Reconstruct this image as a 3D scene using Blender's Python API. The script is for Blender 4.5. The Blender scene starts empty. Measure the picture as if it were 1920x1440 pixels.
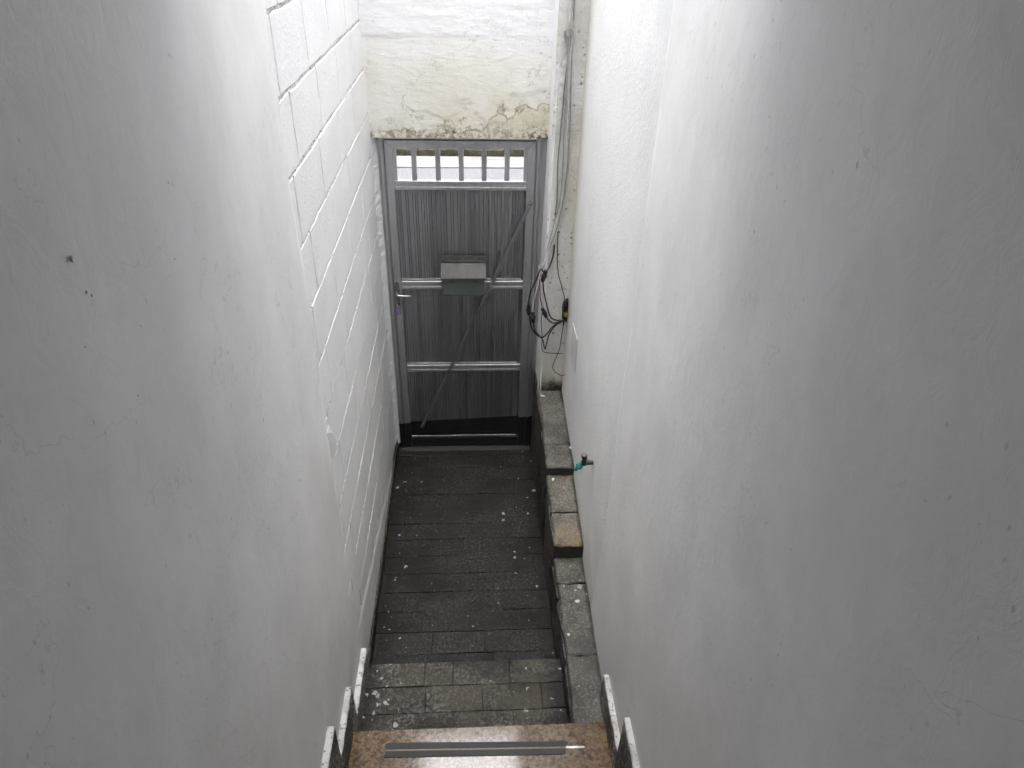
import bpy, math, random
from mathutils import Vector, Matrix, noise
R_ = math.radians
sc = bpy.context.scene
COL = sc.collection

# ------------------------------------------------------------------ camera
yaw, pitch, roll = 0.0681, 0.5804, 0.0275
fw = Vector((math.sin(yaw)*math.cos(pitch), math.cos(yaw)*math.cos(pitch), -math.sin(pitch)))
r0 = Vector((math.cos(yaw), -math.sin(yaw), 0)); u0 = r0.cross(fw)
rt = r0*math.cos(roll) + u0*math.sin(roll); up = -r0*math.sin(roll) + u0*math.cos(roll)
cam = bpy.data.objects.new('camera', bpy.data.cameras.new('camera')); COL.objects.link(cam)
cam.matrix_world = Matrix(((rt.x, up.x, -fw.x, 0.524), (rt.y, up.y, -fw.y, 0.0), (rt.z, up.z, -fw.z, 3.139), (0, 0, 0, 1)))
cam.data.sensor_width = 36; cam.data.lens = 36*1339.9/1920; cam.data.clip_start = 0.02; cam.data.clip_end = 900
sc.camera = cam

# ------------------------------------------------------------------ sky, sun, exposure (bright overcast)
SUN_EL, SUN_AZ = 88, 190
world = bpy.data.worlds.new('World'); sc.world = world; world.use_nodes = True
wn = world.node_tree; wn.nodes.clear()
sky = wn.nodes.new('ShaderNodeTexSky'); sky.sky_type = 'NISHITA'; sky.sun_disc = False
sky.sun_elevation = R_(SUN_EL); sky.sun_rotation = R_(SUN_AZ); sky.air_density = 1.0; sky.dust_density = 4.0; sky.ozone_density = 1.0
hs = wn.nodes.new('ShaderNodeHueSaturation'); hs.inputs['Saturation'].default_value = 0.38
bg = wn.nodes.new('ShaderNodeBackground'); bg.inputs['Strength'].default_value = 0.15
wo = wn.nodes.new('ShaderNodeOutputWorld')
wn.links.new(sky.outputs[0], hs.inputs['Color']); wn.links.new(hs.outputs[0], bg.inputs[0]); wn.links.new(bg.outputs[0], wo.inputs[0])
sl = bpy.data.lights.new('sun', 'SUN'); sl.energy = 1.15; sl.angle = R_(64); sl.color = (1, 0.99, 0.975)
sun = bpy.data.objects.new('sun', sl); COL.objects.link(sun)
e, a = R_(SUN_EL), R_(SUN_AZ)
sdir = Vector((math.sin(a)*math.cos(e), math.cos(a)*math.cos(e), math.sin(e)))
sun.rotation_euler = (-sdir).to_track_quat('-Z', 'Y').to_euler(); sun.location = (0, 3, 9)
vs = sc.view_settings; vs.view_transform = 'Standard'; vs.look = 'None'; vs.gamma = 1; vs.use_curve_mapping = False
vs.exposure = 2.1

sc.cycles.max_bounces = 9; sc.cycles.diffuse_bounces = 8; sc.cycles.glossy_bounces = 3; sc.cycles.transmission_bounces = 1
sc.cycles.use_adaptive_sampling = True; sc.cycles.adaptive_threshold = 0.05; sc.cycles.adaptive_min_samples = 12
sc.cycles.use_denoising = True; sc.cycles.caustics_reflective = False; sc.cycles.caustics_refractive = False

# ------------------------------------------------------------------ dimensions (metres)
W = 1.093            # alley width between the two side walls
D = 3.988            # door plane
YL = 3.928           # face of the wall over the door
YP = 3.72            # face of the pier right of the door
XP = 0.948           # left side of the pier / of the ledge
H1, D1 = 0.152, 2.135    # slate step
H2, D2 = 0.325, 1.70     # first brown step
ZT = 4.85             # top of the side walls
rng = random.Random(7)

# ------------------------------------------------------------------ material helpers
class NT:
    def __init__(s, name, rough=0.6, metal=0.0, spec=0.5):
        s.m = bpy.data.materials.new(name); s.m.use_nodes = True
        s.t = s.m.node_tree; s.t.nodes.clear()
        s.out = s.n('ShaderNodeOutputMaterial'); s.b = s.n('ShaderNodeBsdfPrincipled')
        s.t.links.new(s.b.outputs[0], s.out.inputs[0])
        s.b.inputs['Roughness'].default_value = rough; s.b.inputs['Metallic'].default_value = metal
        s.b.inputs['Specular IOR Level'].default_value = spec
        s._pos = None
    def n(s, t, **k):
        x = s.t.nodes.new(t)
        for a_, v in k.items(): setattr(x, a_, v)
        return x
    def set(s, sock, v):
        if hasattr(v, 'is_output'): s.t.links.new(v, sock)
        elif isinstance(v, (tuple, list)) and len(v) == 3 and sock.type == 'RGBA': sock.default_value = (*v, 1)
        else: sock.default_value = v
    @property
    def pos(s):
        if s._pos is None: s._pos = s.n('ShaderNodeNewGeometry').outputs['Position']
        return s._pos
    def vmap(s, scale=(1, 1, 1), loc=(0, 0, 0), src=None):
        x = s.n('ShaderNodeMapping'); s.set(x.inputs[0], src or s.pos); x.inputs['Scale'].default_value = scale; x.inputs['Location'].default_value = loc
        return x.outputs[0]
    def noise(s, scale, detail=4, rough=0.55, vec=None, dist=0.0, color=False):
        x = s.n('ShaderNodeTexNoise'); s.set(x.inputs['Vector'], vec or s.pos)
        x.inputs['Scale'].default_value = scale; x.inputs['Detail'].default_value = detail
        x.inputs['Roughness'].default_value = rough; x.inputs['Distortion'].default_value = dist
        return x.outputs['Color' if color else 'Fac']
    def voro(s, scale, vec=None, feature='F1', out='Distance', rand=1.0):
        x = s.n('ShaderNodeTexVoronoi', feature=feature); s.set(x.inputs['Vector'], vec or s.pos)
        x.inputs['Scale'].default_value = scale; x.inputs['Randomness'].default_value = rand
        return x.outputs[out]
    def math(s, op, a_, b_=None, c_=None, clamp=False):
        x = s.n('ShaderNodeMath', operation=op, use_clamp=clamp); s.set(x.inputs[0], a_)
        if b_ is not None: s.set(x.inputs[1], b_)
        if c_ is not None: s.set(x.inputs[2], c_)
        return x.outputs[0]
    def ramp(s, f, a_, b_, o0=0.0, o1=1.0):
        x = s.n('ShaderNodeMapRange', interpolation_type='SMOOTHSTEP'); s.set(x.inputs[0], f)
        x.inputs[1].default_value = a_; x.inputs[2].default_value = b_; x.inputs[3].default_value = o0; x.inputs[4].default_value = o1
        return x.outputs[0]
    def mix(s, f, a_, b_, blend='MIX'):
        x = s.n('ShaderNodeMix', data_type='RGBA', blend_type=blend); s.set(x.inputs[0], f); s.set(x.inputs[6], a_); s.set(x.inputs[7], b_)
        return x.outputs[2]
    def axis(s, i):
        x = s.n('ShaderNodeSeparateXYZ'); s.set(x.inputs[0], s.pos); return x.outputs[i]
    def warp(s, scale, amount, src=None):
        nz = s.noise(scale, 1, color=True)
        x = s.n('ShaderNodeVectorMath', operation='MULTIPLY_ADD'); s.set(x.inputs[0], nz); x.inputs[1].default_value = (amount,)*3; s.set(x.inputs[2], src or s.pos)
        return x.outputs[0]
    def flat(s, v, plane):
        sp = s.n('ShaderNodeSeparateXYZ'); s.set(sp.inputs[0], v); cb_ = s.n('ShaderNodeCombineXYZ')
        for i, ch in enumerate(plane): s.set(cb_.inputs[i], sp.outputs['xyz'.index(ch)])
        return cb_.outputs[0]
    def dots(s, scale, r, keep, vec=None, soft=0.5, plane='xy'):
        """irregular spots: small discs round a share of voronoi cells lying in one plane"""
        x = s.n('ShaderNodeTexVoronoi', feature='F1', voronoi_dimensions='2D'); s.set(x.inputs['Vector'], s.flat(vec or s.pos, plane)); x.inputs['Scale'].default_value = scale
        sp = s.n('ShaderNodeSeparateColor'); s.set(sp.inputs[0], x.outputs['Color'])
        on = s.math('GREATER_THAN', sp.outputs[0], 1-keep)
        rad = s.math('MULTIPLY', s.math('POWER', sp.outputs[1], 2.5), r); rad = s.math('ADD', rad, r*0.22)
        d = s.math('SUBTRACT', rad, x.outputs['Distance']); d = s.math('DIVIDE', d, r*soft, clamp=True)
        return s.math('MULTIPLY', d, on)
    def rnd(s): return s.n('ShaderNodeObjectInfo').outputs['Random']
    def bump(s, h, strength=0.3, dist=0.01, prev=None):
        x = s.n('ShaderNodeBump'); x.inputs['Strength'].default_value = strength; x.inputs['Distance'].default_value = dist
        s.set(x.inputs['Height'], h)
        if prev: s.set(x.inputs['Normal'], prev)
        return x.outputs[0]
    def done(s, color, normal=None, rough=None):
        s.set(s.b.inputs['Base Color'], color)
        if normal is not None: s.set(s.b.inputs['Normal'], normal)
        if rough is not None: s.set(s.b.inputs['Roughness'], rough)
        return s.m

def m_plaster():
    t = NT('smooth_white_plaster', 0.55)
    st = t.noise(3.0, 5, 0.62, t.vmap((1.3, 1.3, 0.9)))
    c = t.mix(t.ramp(st, 0.3, 0.72), (0.775, 0.775, 0.77), (0.865, 0.865, 0.865))
    tr = t.noise(13, 5, 0.7, t.vmap((1.2, 1.2, 0.85), (1, 2, 3)), 1.2)
    c = t.mix(t.ramp(tr, 0.50, 0.72, 0, 0.16), c, (0.64, 0.64, 0.63))
    sm = t.ramp(t.noise(2.3, 4, vec=t.vmap((1, 1, 0.8), (3, 1, 5))), 0.60, 0.80)
    c = t.mix(t.math('MULTIPLY', sm, 0.26), c, (0.54, 0.53, 0.50))
    w = t.warp(34, 0.014)
    p1 = t.dots(13, 0.055, 0.13, t.vmap((1, 1.5, 0.7), src=w), plane='yz'); p2 = t.dots(42, 0.16, 0.10, t.vmap((1, 1.4, 0.7), (2, 2, 2), src=w), plane='yz')
    cl = t.ramp(t.noise(2.6, 3, vec=t.vmap(loc=(9, 9, 1))), 0.42, 0.60)
    pit = t.math('MULTIPLY', t.math('MAXIMUM', p1, t.math('MULTIPLY', p2, 0.6)), t.math('MULTIPLY_ADD', cl, 0.8, 0.2))
    c = t.mix(t.math('MULTIPLY', pit, 0.60), c, (0.27, 0.26, 0.24))
    cr = t.ramp(t.math('ABSOLUTE', t.math('SUBTRACT', t.noise(2.2, 5, 0.6, t.vmap(loc=(5, 0, 8)), 0.4), 0.5)), 0.0022, 0.0006)
    c = t.mix(t.math('MULTIPLY', t.math('MULTIPLY', cr, cl), 0.30), c, (0.40, 0.40, 0.39))
    n = t.bump(tr, 0.26, 0.006)
    return t.done(c, n, t.ramp(st, 0.2, 0.8, 0.46, 0.65))

def m_block():
    t = NT('white_painted_block', 0.55)
    c = t.mix(t.ramp(t.noise(5, 4), 0.3, 0.7), (0.82, 0.825, 0.83), (0.88, 0.88, 0.88))
    p = t.dots(40, 0.13, 0.10, t.warp(50, 0.008), plane='yz')
    c = t.mix(t.ramp(t.noise(75, 3, 0.7), 0.55, 0.68, 0, 0.20), c, (0.5, 0.5, 0.49))
    c = t.mix(t.math('MULTIPLY', p, 0.45), c, (0.36, 0.36, 0.35))
    n = t.bump(t.noise(60, 4, 0.7), 0.7, 0.008)
    return t.done(c, n)

def m_mortar():
    t = NT('painted_mortar', 0.6)
    nz = t.noise(90, 4, 0.65)
    c = t.mix(t.ramp(nz, 0.36, 0.5), (0.30, 0.30, 0.29), (0.80, 0.80, 0.79))
    n = t.bump(nz, 0.9, 0.012)
    return t.done(c, n)

def m_rough(yellow=True):
    """roughcast painted wall at the far right"""
    t = NT('rough_white_render', 0.6)
    c = t.mix(t.ramp(t.noise(4, 5), 0.3, 0.7), (0.82, 0.825, 0.825), (0.88, 0.88, 0.875))
    wv = t.noise(4, 4)
    yy = t.ramp(t.math('ADD', t.axis(1), t.math('MULTIPLY', wv, 0.22)), 3.62, 3.86)
    zz = t.ramp(t.math('ADD', t.axis(2), t.math('MULTIPLY', wv, 0.5)), 0.95, 0.45)
    c = t.mix(t.math('MULTIPLY', t.math('MAXIMUM', yy, zz), 0.6), c, (0.58, 0.54, 0.40))
    sp = t.dots(45, 0.16, 0.16, t.warp(60, 0.008), plane='yz')
    near = t.ramp(t.math('ADD', t.axis(1), t.math('MULTIPLY', t.noise(3, 3), 0.4)), 2.75, 2.35)
    c = t.mix(t.math('MULTIPLY', near, 0.35), c, (0.63, 0.64, 0.65))
    gr = t.noise(70, 3, 0.7)
    c = t.mix(t.ramp(gr, 0.54, 0.68, 0, 0.22), c, (0.50, 0.50, 0.49))
    c = t.mix(t.math('MULTIPLY', sp, t.math('MULTIPLY_ADD', near, 0.45, 0.12)), c, (0.36, 0.36, 0.36))
    n = t.bump(t.noise(60, 4, 0.75), 0.55, 0.007)
    return t.done(c, n)

def m_lintel():
    """old cream render: peeled beige patch, cracks and mildew along its lower edge"""
    t = NT('old_cream_render', 0.65)
    z = t.axis(2); x = t.axis(0)
    c = t.mix(t.ramp(t.noise(3.2, 5), 0.3, 0.72), (0.75, 0.725, 0.64), (0.83, 0.82, 0.775))
    up_ = t.ramp(t.math('ADD', z, t.math('MULTIPLY', t.noise(3, 3), 0.2)), 2.55, 2.78)
    c = t.mix(up_, c, (0.85, 0.85, 0.845))
    # height of the peeled patch grows to the right
    hgt = t.math('MULTIPLY_ADD', x, 0.25, 2.085)
    f = t.math('SUBTRACT', hgt, z)
    f = t.math('ADD', f, t.math('MULTIPLY', t.math('SUBTRACT', t.noise(7, 6, 0.65), 0.5), 0.42))
    peel = t.ramp(f, 0.0, 0.012)
    soft = t.ramp(f, -0.16, 0.10)
    c = t.mix(t.math('MULTIPLY', soft, 0.45), c, (0.64, 0.55, 0.37))
    edge = t.math('MULTIPLY', t.ramp(f, -0.008, 0.0), t.ramp(f, 0.020, 0.004))
    c = t.mix(t.math('MULTIPLY', peel, 0.6), c, t.mix(t.noise(18, 5), (0.58, 0.52, 0.39), (0.70, 0.67, 0.56)))
    dE = t.math('ABSOLUTE', t.math('SUBTRACT', t.noise(3.4, 6, 0.62, dist=0.6), 0.5)); dF = t.voro(22, t.warp(24, 0.06), 'DISTANCE_TO_EDGE')
    gate = t.ramp(t.noise(4.2, 3, vec=t.vmap(loc=(4, 4, 4))), 0.50, 0.58)
    k1 = t.math('MULTIPLY', t.ramp(dE, 0.0065, 0.0015), t.math('MULTIPLY', gate, t.ramp(f, -0.75, -0.05)))
    k2 = t.math('MULTIPLY', t.ramp(dF, 0.05, 0.012), t.math('MULTIPLY', t.ramp(t.noise(9, 4), 0.5, 0.58), t.ramp(f, -0.02, 0.16)))
    k = t.math('MAXIMUM', t.math('MULTIPLY', k1, 0.45), t.math('MULTIPLY', k2, 0.8)); k = t.math('MAXIMUM', k, t.math('MULTIPLY', edge, 0.55))
    c = t.mix(k, c, (0.20, 0.165, 0.10))
    low = t.ramp(t.math('SUBTRACT', z, t.math('MULTIPLY', t.noise(11, 5, 0.7), 0.17)), 2.14, 2.05)
    mil = t.math('MULTIPLY', low, t.ramp(t.noise(40, 5, 0.75), 0.47, 0.57))
    mg = t.math('MULTIPLY_ADD', t.ramp(t.noise(3.1, 3, vec=t.vmap(loc=(1, 0, 0))), 0.40, 0.56), 0.55, 0.55)
    c = t.mix(t.math('MULTIPLY', mil, mg), c, (0.10, 0.075, 0.035))
    p = t.dots(30, 0.12, 0.10, t.warp(50, 0.012), plane='xz')
    c = t.mix(t.math('MULTIPLY', p, 0.45), c, (0.25, 0.23, 0.18))
    n = t.bump(t.noise(30, 5, 0.7, t.vmap((0.7, 1, 1.4))), 0.5, 0.010)
    n = t.bump(t.math('MULTIPLY', peel, -1.0), 0.5, 0.005, n)
    return t.done(c, n)

def m_pier():
    t = NT('pitted_cream_render', 0.65)
    z = t.axis(2)
    c = t.mix(t.ramp(t.noise(3.5, 5), 0.32, 0.68), (0.64, 0.63, 0.58), (0.76, 0.76, 0.74))
    c = t.mix(t.math('MULTIPLY', t.ramp(t.noise(2.2, 3, vec=t.vmap((2.5, 1, 0.5), (1, 1, 1))), 0.48, 0.66), 0.4), c, (0.56, 0.53, 0.43))
    p = t.math('MULTIPLY', t.dots(30, 0.24, 0.42, t.warp(40, 0.018), plane='xz'), t.ramp(t.noise(5, 3), 0.40, 0.52))
    c = t.mix(t.math('MULTIPLY', p, 0.8), c, (0.11, 0.10, 0.08))
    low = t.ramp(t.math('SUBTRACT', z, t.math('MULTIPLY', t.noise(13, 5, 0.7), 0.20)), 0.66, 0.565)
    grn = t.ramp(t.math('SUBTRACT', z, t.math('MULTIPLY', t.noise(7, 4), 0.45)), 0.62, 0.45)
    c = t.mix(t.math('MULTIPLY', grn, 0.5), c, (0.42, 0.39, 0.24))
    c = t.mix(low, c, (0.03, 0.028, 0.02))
    c = t.mix(t.ramp(t.noise(55, 4, 0.7), 0.54, 0.70, 0, 0.35), c, (0.38, 0.36, 0.30))
    n = t.bump(t.noise(34, 5, 0.72), 0.9, 0.02)
    return t.done(c, n)

def m_slate(name, lo, hi, spots=0.10, big=0.0, warm=0.0, rough=0.55, spatter=1.0):
    t = NT(name, rough, spec=0.22)
    r = t.rnd()
    f = t.noise(16, 6, 0.65); g = t.noise(70, 4, 0.7)
    c = t.mix(t.ramp(f, 0.3, 0.7), lo, hi)
    c = t.mix(t.ramp(g, 0.47, 0.64, 0, 0.85), c, tuple(min(1, v*2.7) for v in hi))
    big_ = t.noise(2.4, 4, 0.6, t.vmap((1, 1.5, 1), (0, 7, 0)))
    c = t.mix(t.ramp(big_, 0.56, 0.40, 0, 0.7), c, tuple(v*0.45 for v in lo))
    c = t.mix(t.ramp(g, 0.46, 0.34, 0, 0.8), c, tuple(v*0.35 for v in lo))
    c = t.mix(t.math('MULTIPLY', t.ramp(t.noise(3.5, 4), 0.42, 0.66), 0.5+warm), c, (hi[0]*1.05, hi[1]*0.95, hi[2]*0.82))
    c = t.mix(t.math('MULTIPLY', r, 0.38), c, tuple(v*0.6 for v in lo))
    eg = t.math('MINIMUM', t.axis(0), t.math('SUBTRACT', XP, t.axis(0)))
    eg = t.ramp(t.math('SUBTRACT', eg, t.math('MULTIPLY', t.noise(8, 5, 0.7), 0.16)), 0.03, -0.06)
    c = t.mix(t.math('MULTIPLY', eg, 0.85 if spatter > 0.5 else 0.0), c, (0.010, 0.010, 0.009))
    fl = t.dots(38, 0.12, spots*0.35, t.warp(40, 0.010))
    c = t.mix(t.math('MULTIPLY', fl, 0.55*spatter), c, (0.50, 0.50, 0.49))
    side = t.math('MAXIMUM', t.ramp(t.math('ADD', t.axis(0), t.math('MULTIPLY', t.noise(4, 3), 0.5)), 0.66, 0.40), t.ramp(t.math('SUBTRACT', t.axis(0), t.math('MULTIPLY', t.noise(4, 3), 0.4)), 0.36, 0.62))
    dr = t.dots(19, 0.17, 0.20+big, t.warp(55, 0.030), 0.2)
    c = t.mix(t.math('MULTIPLY', t.math('MULTIPLY', dr, side), spatter), c, (0.42, 0.42, 0.41))
    n = t.bump(f, 0.55, 0.012); n = t.bump(g, 0.45, 0.004, n)
    return t.done(c, n, t.ramp(f, 0.3, 0.7, rough-0.12, rough+0.15))

def m_ledge(name, lo, hi, ochre=None):
    t = NT(name, 0.6)
    f = t.noise(10, 6, 0.65); g = t.noise(95, 4, 0.7)
    c = t.mix(t.ramp(f, 0.3, 0.7), lo, hi)
    c = t.mix(t.ramp(g, 0.50, 0.64, 0, 0.75), c, tuple(v*2.0 for v in (hi[0], hi[0]*0.97, hi[0]*0.9)))
    c = t.mix(t.ramp(t.noise(120, 3, 0.7, t.vmap(loc=(2, 5, 1))), 0.56, 0.66, 0, 0.6), c, (0.03, 0.03, 0.03))
    if ochre:
        o = t.ramp(t.math('ADD', t.math('MULTIPLY', t.axis(1), -1), t.math('MULTIPLY', t.noise(14, 5, 0.7), 0.30)), -2.62, -2.44)
        c = t.mix(t.math('MULTIPLY', o, 0.55), c, ochre)
    dark = t.ramp(t.noise(6, 5, 0.75), 0.46, 0.66)
    c = t.mix(t.math('MULTIPLY', dark, 0.75), c, (0.035, 0.034, 0.03))
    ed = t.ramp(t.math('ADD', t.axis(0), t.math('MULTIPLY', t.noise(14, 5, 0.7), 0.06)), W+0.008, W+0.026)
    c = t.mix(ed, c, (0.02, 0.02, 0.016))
    dr = t.dots(17, 0.20, 0.20, t.warp(22, 0.045), 0.2)
    c = t.mix(t.math('MULTIPLY', dr, 0.9), c, (0.66, 0.65, 0.62))
    n = t.bump(f, 0.6, 0.015); n = t.bump(g, 0.6, 0.004, n)
    return t.done(c, n)

def m_brown():
    t = NT('polished_brown_granite', 0.17, spec=1.0)
    g = t.noise(60, 5, 0.7, dist=0.6); f = t.noise(20, 5, 0.65, t.vmap((1, 1.7, 1)), 0.8)
    c = t.mix(t.ramp(g, 0.36, 0.64), (0.078, 0.047, 0.025), (0.245, 0.163, 0.092))
    c = t.mix(t.ramp(f, 0.58, 0.70, 0, 0.75), c, (0.045, 0.026, 0.015))
    c = t.mix(t.dots(90, 0.16, 0.08), c, (0.42, 0.32, 0.24))
    c = t.mix(t.math('MULTIPLY', t.dots(22, 0.05, 0.05), 0.7), c, (0.6, 0.58, 0.55))
    n = t.bump(f, 0.06, 0.003)
    return t.done(c, n, t.ramp(f, 0.35, 0.7, 0.05, 0.10))

def m_alu(name, col, rough, streak=0.25, foot_shade=False, metal=1.0):
    t = NT(name, rough, metal)
    s = t.noise(7, 4, 0.6, t.vmap((6, 1, 0.5)))
    c = t.mix(t.math('MULTIPLY', t.ramp(s, 0.35, 0.7), streak), col, tuple(v*0.55 for v in col))
    s2 = t.noise(9, 3, 0.6, t.vmap((14, 1, 0.25), (5, 0, 0)))
    c = t.mix(t.math('MULTIPLY', t.ramp(s2, 0.52, 0.66), streak*0.6), c, tuple(min(1, v*1.35) for v in col))
    d = t.ramp(t.noise(40, 4), 0.58, 0.72)
    c = t.mix(t.math('MULTIPLY', d, 0.18), c, (0.12, 0.11, 0.10))
    if foot_shade:      # shaded reflection along the door foot, painted black into the metal
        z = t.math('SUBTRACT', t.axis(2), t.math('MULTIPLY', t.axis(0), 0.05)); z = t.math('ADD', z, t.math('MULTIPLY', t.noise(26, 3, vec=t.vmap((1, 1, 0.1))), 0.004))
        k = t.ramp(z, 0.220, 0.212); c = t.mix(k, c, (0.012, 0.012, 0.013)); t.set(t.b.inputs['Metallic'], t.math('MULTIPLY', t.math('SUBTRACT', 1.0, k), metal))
    n = t.bump(t.noise(40, 3, vec=t.vmap((3, 1, 0.3))), 0.06, 0.003)
    return t.done(c, n, t.ramp(s, 0.3, 0.75, rough-0.06, rough+0.14))

def m_plain(name, col, rough=0.5, metal=0.0, var=0.25, sc_=40):
    t = NT(name, rough, metal)
    f = t.noise(sc_, 4, 0.6)
    c = t.mix(t.ramp(f, 0.35, 0.7, 0, var), col, tuple(v*0.45 for v in col))
    return t.done(c, t.bump(f, 0.12, 0.002))

def m_skirtpaint():
    t = NT('flaking_white_paint', 0.55)
    f = t.noise(55, 5, 0.65)
    c = t.mix(t.ramp(f, 0.56, 0.64), t.mix(t.ramp(t.noise(12, 4), 0.35, 0.65), (0.48, 0.475, 0.45), (0.68, 0.68, 0.66)), (0.17, 0.165, 0.15))
    return t.done(c, t.bump(f, 0.4, 0.004))

def m_asphalt():
    t = NT('pale_worn_asphalt', 0.8)
    f = t.noise(40, 5, 0.7); g = t.noise(1.2, 4)
    c = t.mix(t.ramp(f, 0.3, 0.7), (0.075, 0.075, 0.078), (0.165, 0.165, 0.168))
    c = t.mix(t.ramp(g, 0.55, 0.75, 0, 0.4), c, (0.11, 0.10, 0.085))
    return t.done(c, t.bump(f, 0.4, 0.01))
def m_concrete():
    t = NT('pale_concrete', 0.75)
    c = t.mix(t.ramp(t.noise(2, 5), 0.3, 0.7), (0.15, 0.146, 0.138), (0.21, 0.205, 0.195))
    st = t.ramp(t.noise(1.3, 4, vec=t.vmap((0.6, 3, 1), (3, 1, 0))), 0.58, 0.68)
    c = t.mix(t.math('MULTIPLY', st, 0.8), c, (0.07, 0.058, 0.04))
    return t.done(c, t.bump(t.noise(60, 4), 0.2, 0.005))
def m_moss():
    t = NT('mossy_stone', 0.85)
    f = t.noise(9, 5, 0.7)
    c = t.mix(t.ramp(f, 0.36, 0.64), (0.020, 0.021, 0.010), (0.065, 0.055, 0.034))
    return t.done(c, t.bump(t.noise(30, 5), 0.7, 0.03))
def m_grass():
    t = NT('grass_blade', 0.7)
    return t.done(t.mix(t.noise(3, 3), (0.028, 0.036, 0.012), (0.060, 0.056, 0.024)))

M = dict(plaster=m_plaster(), block=m_block(), mortar=m_mortar(), rough=m_rough(), lintel=m_lintel(), pier=m_pier(),
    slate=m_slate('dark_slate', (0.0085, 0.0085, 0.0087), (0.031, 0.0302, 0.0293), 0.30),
    slate2=m_slate('grey_slate', (0.030, 0.0295, 0.027), (0.085, 0.081, 0.071), 0.20, 0.20, 0.2),
    slateside=m_slate('split_slate', (0.022, 0.021, 0.021), (0.075, 0.070, 0.062), 0.05, 0, 0.1, 0.6, 0.25),
    grout=m_plain('dark_grout', (0.022, 0.021, 0.020), 0.9, 0, 0.5, 60),
    ledge=m_ledge('grey_granite', (0.038, 0.036, 0.030), (0.115, 0.108, 0.090)),
    ledge2=m_ledge('warm_grey_granite', (0.062, 0.056, 0.043), (0.135, 0.12, 0.092)),
    ledge3=m_ledge('ochre_stained_granite', (0.058, 0.052, 0.042), (0.145, 0.13, 0.10), (0.22, 0.155, 0.065)),
    brown=m_brown(), skirtpaint=m_skirtpaint(),
    alu=m_alu('brushed_aluminium', (0.60, 0.605, 0.62), 0.38, foot_shade=True, metal=0.95),
    alup=m_alu('ribbed_aluminium', (0.43, 0.44, 0.46), 0.38, 0.18, foot_shade=True, metal=0.97), alupdull=m_alu('dull_ribbed_aluminium', (0.32, 0.325, 0.34), 0.42, 0.18, foot_shade=True, metal=0.95), ribgroove=m_alu('dark_rib_groove', (0.11, 0.11, 0.112), 0.6, 0.1, foot_shade=True, metal=0.4), alubrace=m_alu('flat_aluminium_bar', (0.30, 0.305, 0.31), 0.45, 0.15, metal=0.8),
    alulight=m_alu('clean_aluminium', (0.33, 0.33, 0.32), 0.5, 0.3, metal=0.5),
    boxlid=m_alu('dull_aluminium_sheet', (0.085, 0.086, 0.083), 0.6, 0.4, metal=0.2), boxfront=m_plain('grey_green_painted_metal', (0.10, 0.115, 0.108), 0.4, 0.0, 0.2, 12),
    mossdark=m_ledge('black_mossy_granite', (0.012, 0.012, 0.009), (0.04, 0.038, 0.03)), driedpaint=m_plain('dried_white_paint', (0.36, 0.36, 0.345), 0.7, 0, 0.6, 90), boxsteel=m_alu('satin_steel', (0.42, 0.42, 0.41), 0.35, 0.2, metal=0.8), steeldark=m_plain('grimy_sill_metal', (0.05, 0.048, 0.045), 0.6, 0.0, 0.5, 60), skirtstone=m_slate('split_skirting_slate', (0.07, 0.069, 0.066), (0.26, 0.255, 0.24), 0.05, 0, 0.0, 0.7, 0.2), steel=m_alu('dark_steel', (0.30, 0.29, 0.28), 0.3), chrome=m_alu('bright_steel', (0.72, 0.72, 0.71), 0.18, 0.1),
    black=m_plain('black_plastic', (0.012, 0.012, 0.013), 0.42), rubber=m_plain('black_rubber', (0.022, 0.024, 0.026), 0.55, 0, 0.3, 90),
    greycable=m_plain('grey_cable_sheath', (0.30, 0.30, 0.29), 0.5), whitecable=m_plain('white_cable_sheath', (0.52, 0.52, 0.50), 0.5), red=m_plain('red_wire_sheath', (0.20, 0.012, 0.012), 0.45),
    yellow=m_plain('yellow_plastic', (0.34, 0.26, 0.07), 0.45), teal=m_plain('teal_plastic', (0.012, 0.22, 0.19), 0.4, 0, 0.2), lilac=m_plain('lilac_plastic', (0.22, 0.15, 0.36), 0.5),
    brass=m_plain('worn_brass', (0.22, 0.19, 0.135), 0.5, 0.2, 0.5, 120), whiteplastic=m_plain('white_plastic', (0.72, 0.72, 0.68), 0.4, 0, 0.15),
    concrete=m_concrete(), asphalt=m_asphalt(), moss=m_moss(), grass=m_grass(),
    holeshade=m_plain('black_hole_shade', (0.02, 0.018, 0.014), 0.9, 0, 0.5, 80), chip=m_plain('dark_chip', (0.30, 0.26, 0.19), 0.8, 0, 0.4, 120))

# ------------------------------------------------------------------ mesh helpers
def wl(o):   # world location of an object or its parents
    v = Vector((0, 0, 0))
    while o: v += o.location; o = o.parent
    return v
def mk(name, verts, faces, mat, parent=None, smooth=False, fm=None, base=False):
    vs_ = [Vector(v) for v in verts]
    lo = Vector([min(v[i] for v in vs_) for i in range(3)]); hi = Vector([max(v[i] for v in vs_) for i in range(3)])
    c = (lo+hi)/2
    if base: c.z = lo.z
    me = bpy.data.meshes.new(name); me.from_pydata([v-c for v in vs_], [], faces)
    mats = mat if isinstance(mat, (list, tuple)) else [mat]
    for m in mats: me.materials.append(m)
    if fm:
        for p, i in zip(me.polygons, fm): p.material_index = i
    if smooth:
        for p in me.polygons: p.use_smooth = True
    me.update()
    import bmesh
    bm = bmesh.new(); bm.from_mesh(me); bmesh.ops.recalc_face_normals(bm, faces=bm.faces); bm.to_mesh(me); bm.free()
    o = bpy.data.objects.new(name, me); COL.objects.link(o)
    o.location = c
    if parent: o.parent = parent; o.location = c - wl(parent)
    return o
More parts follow.
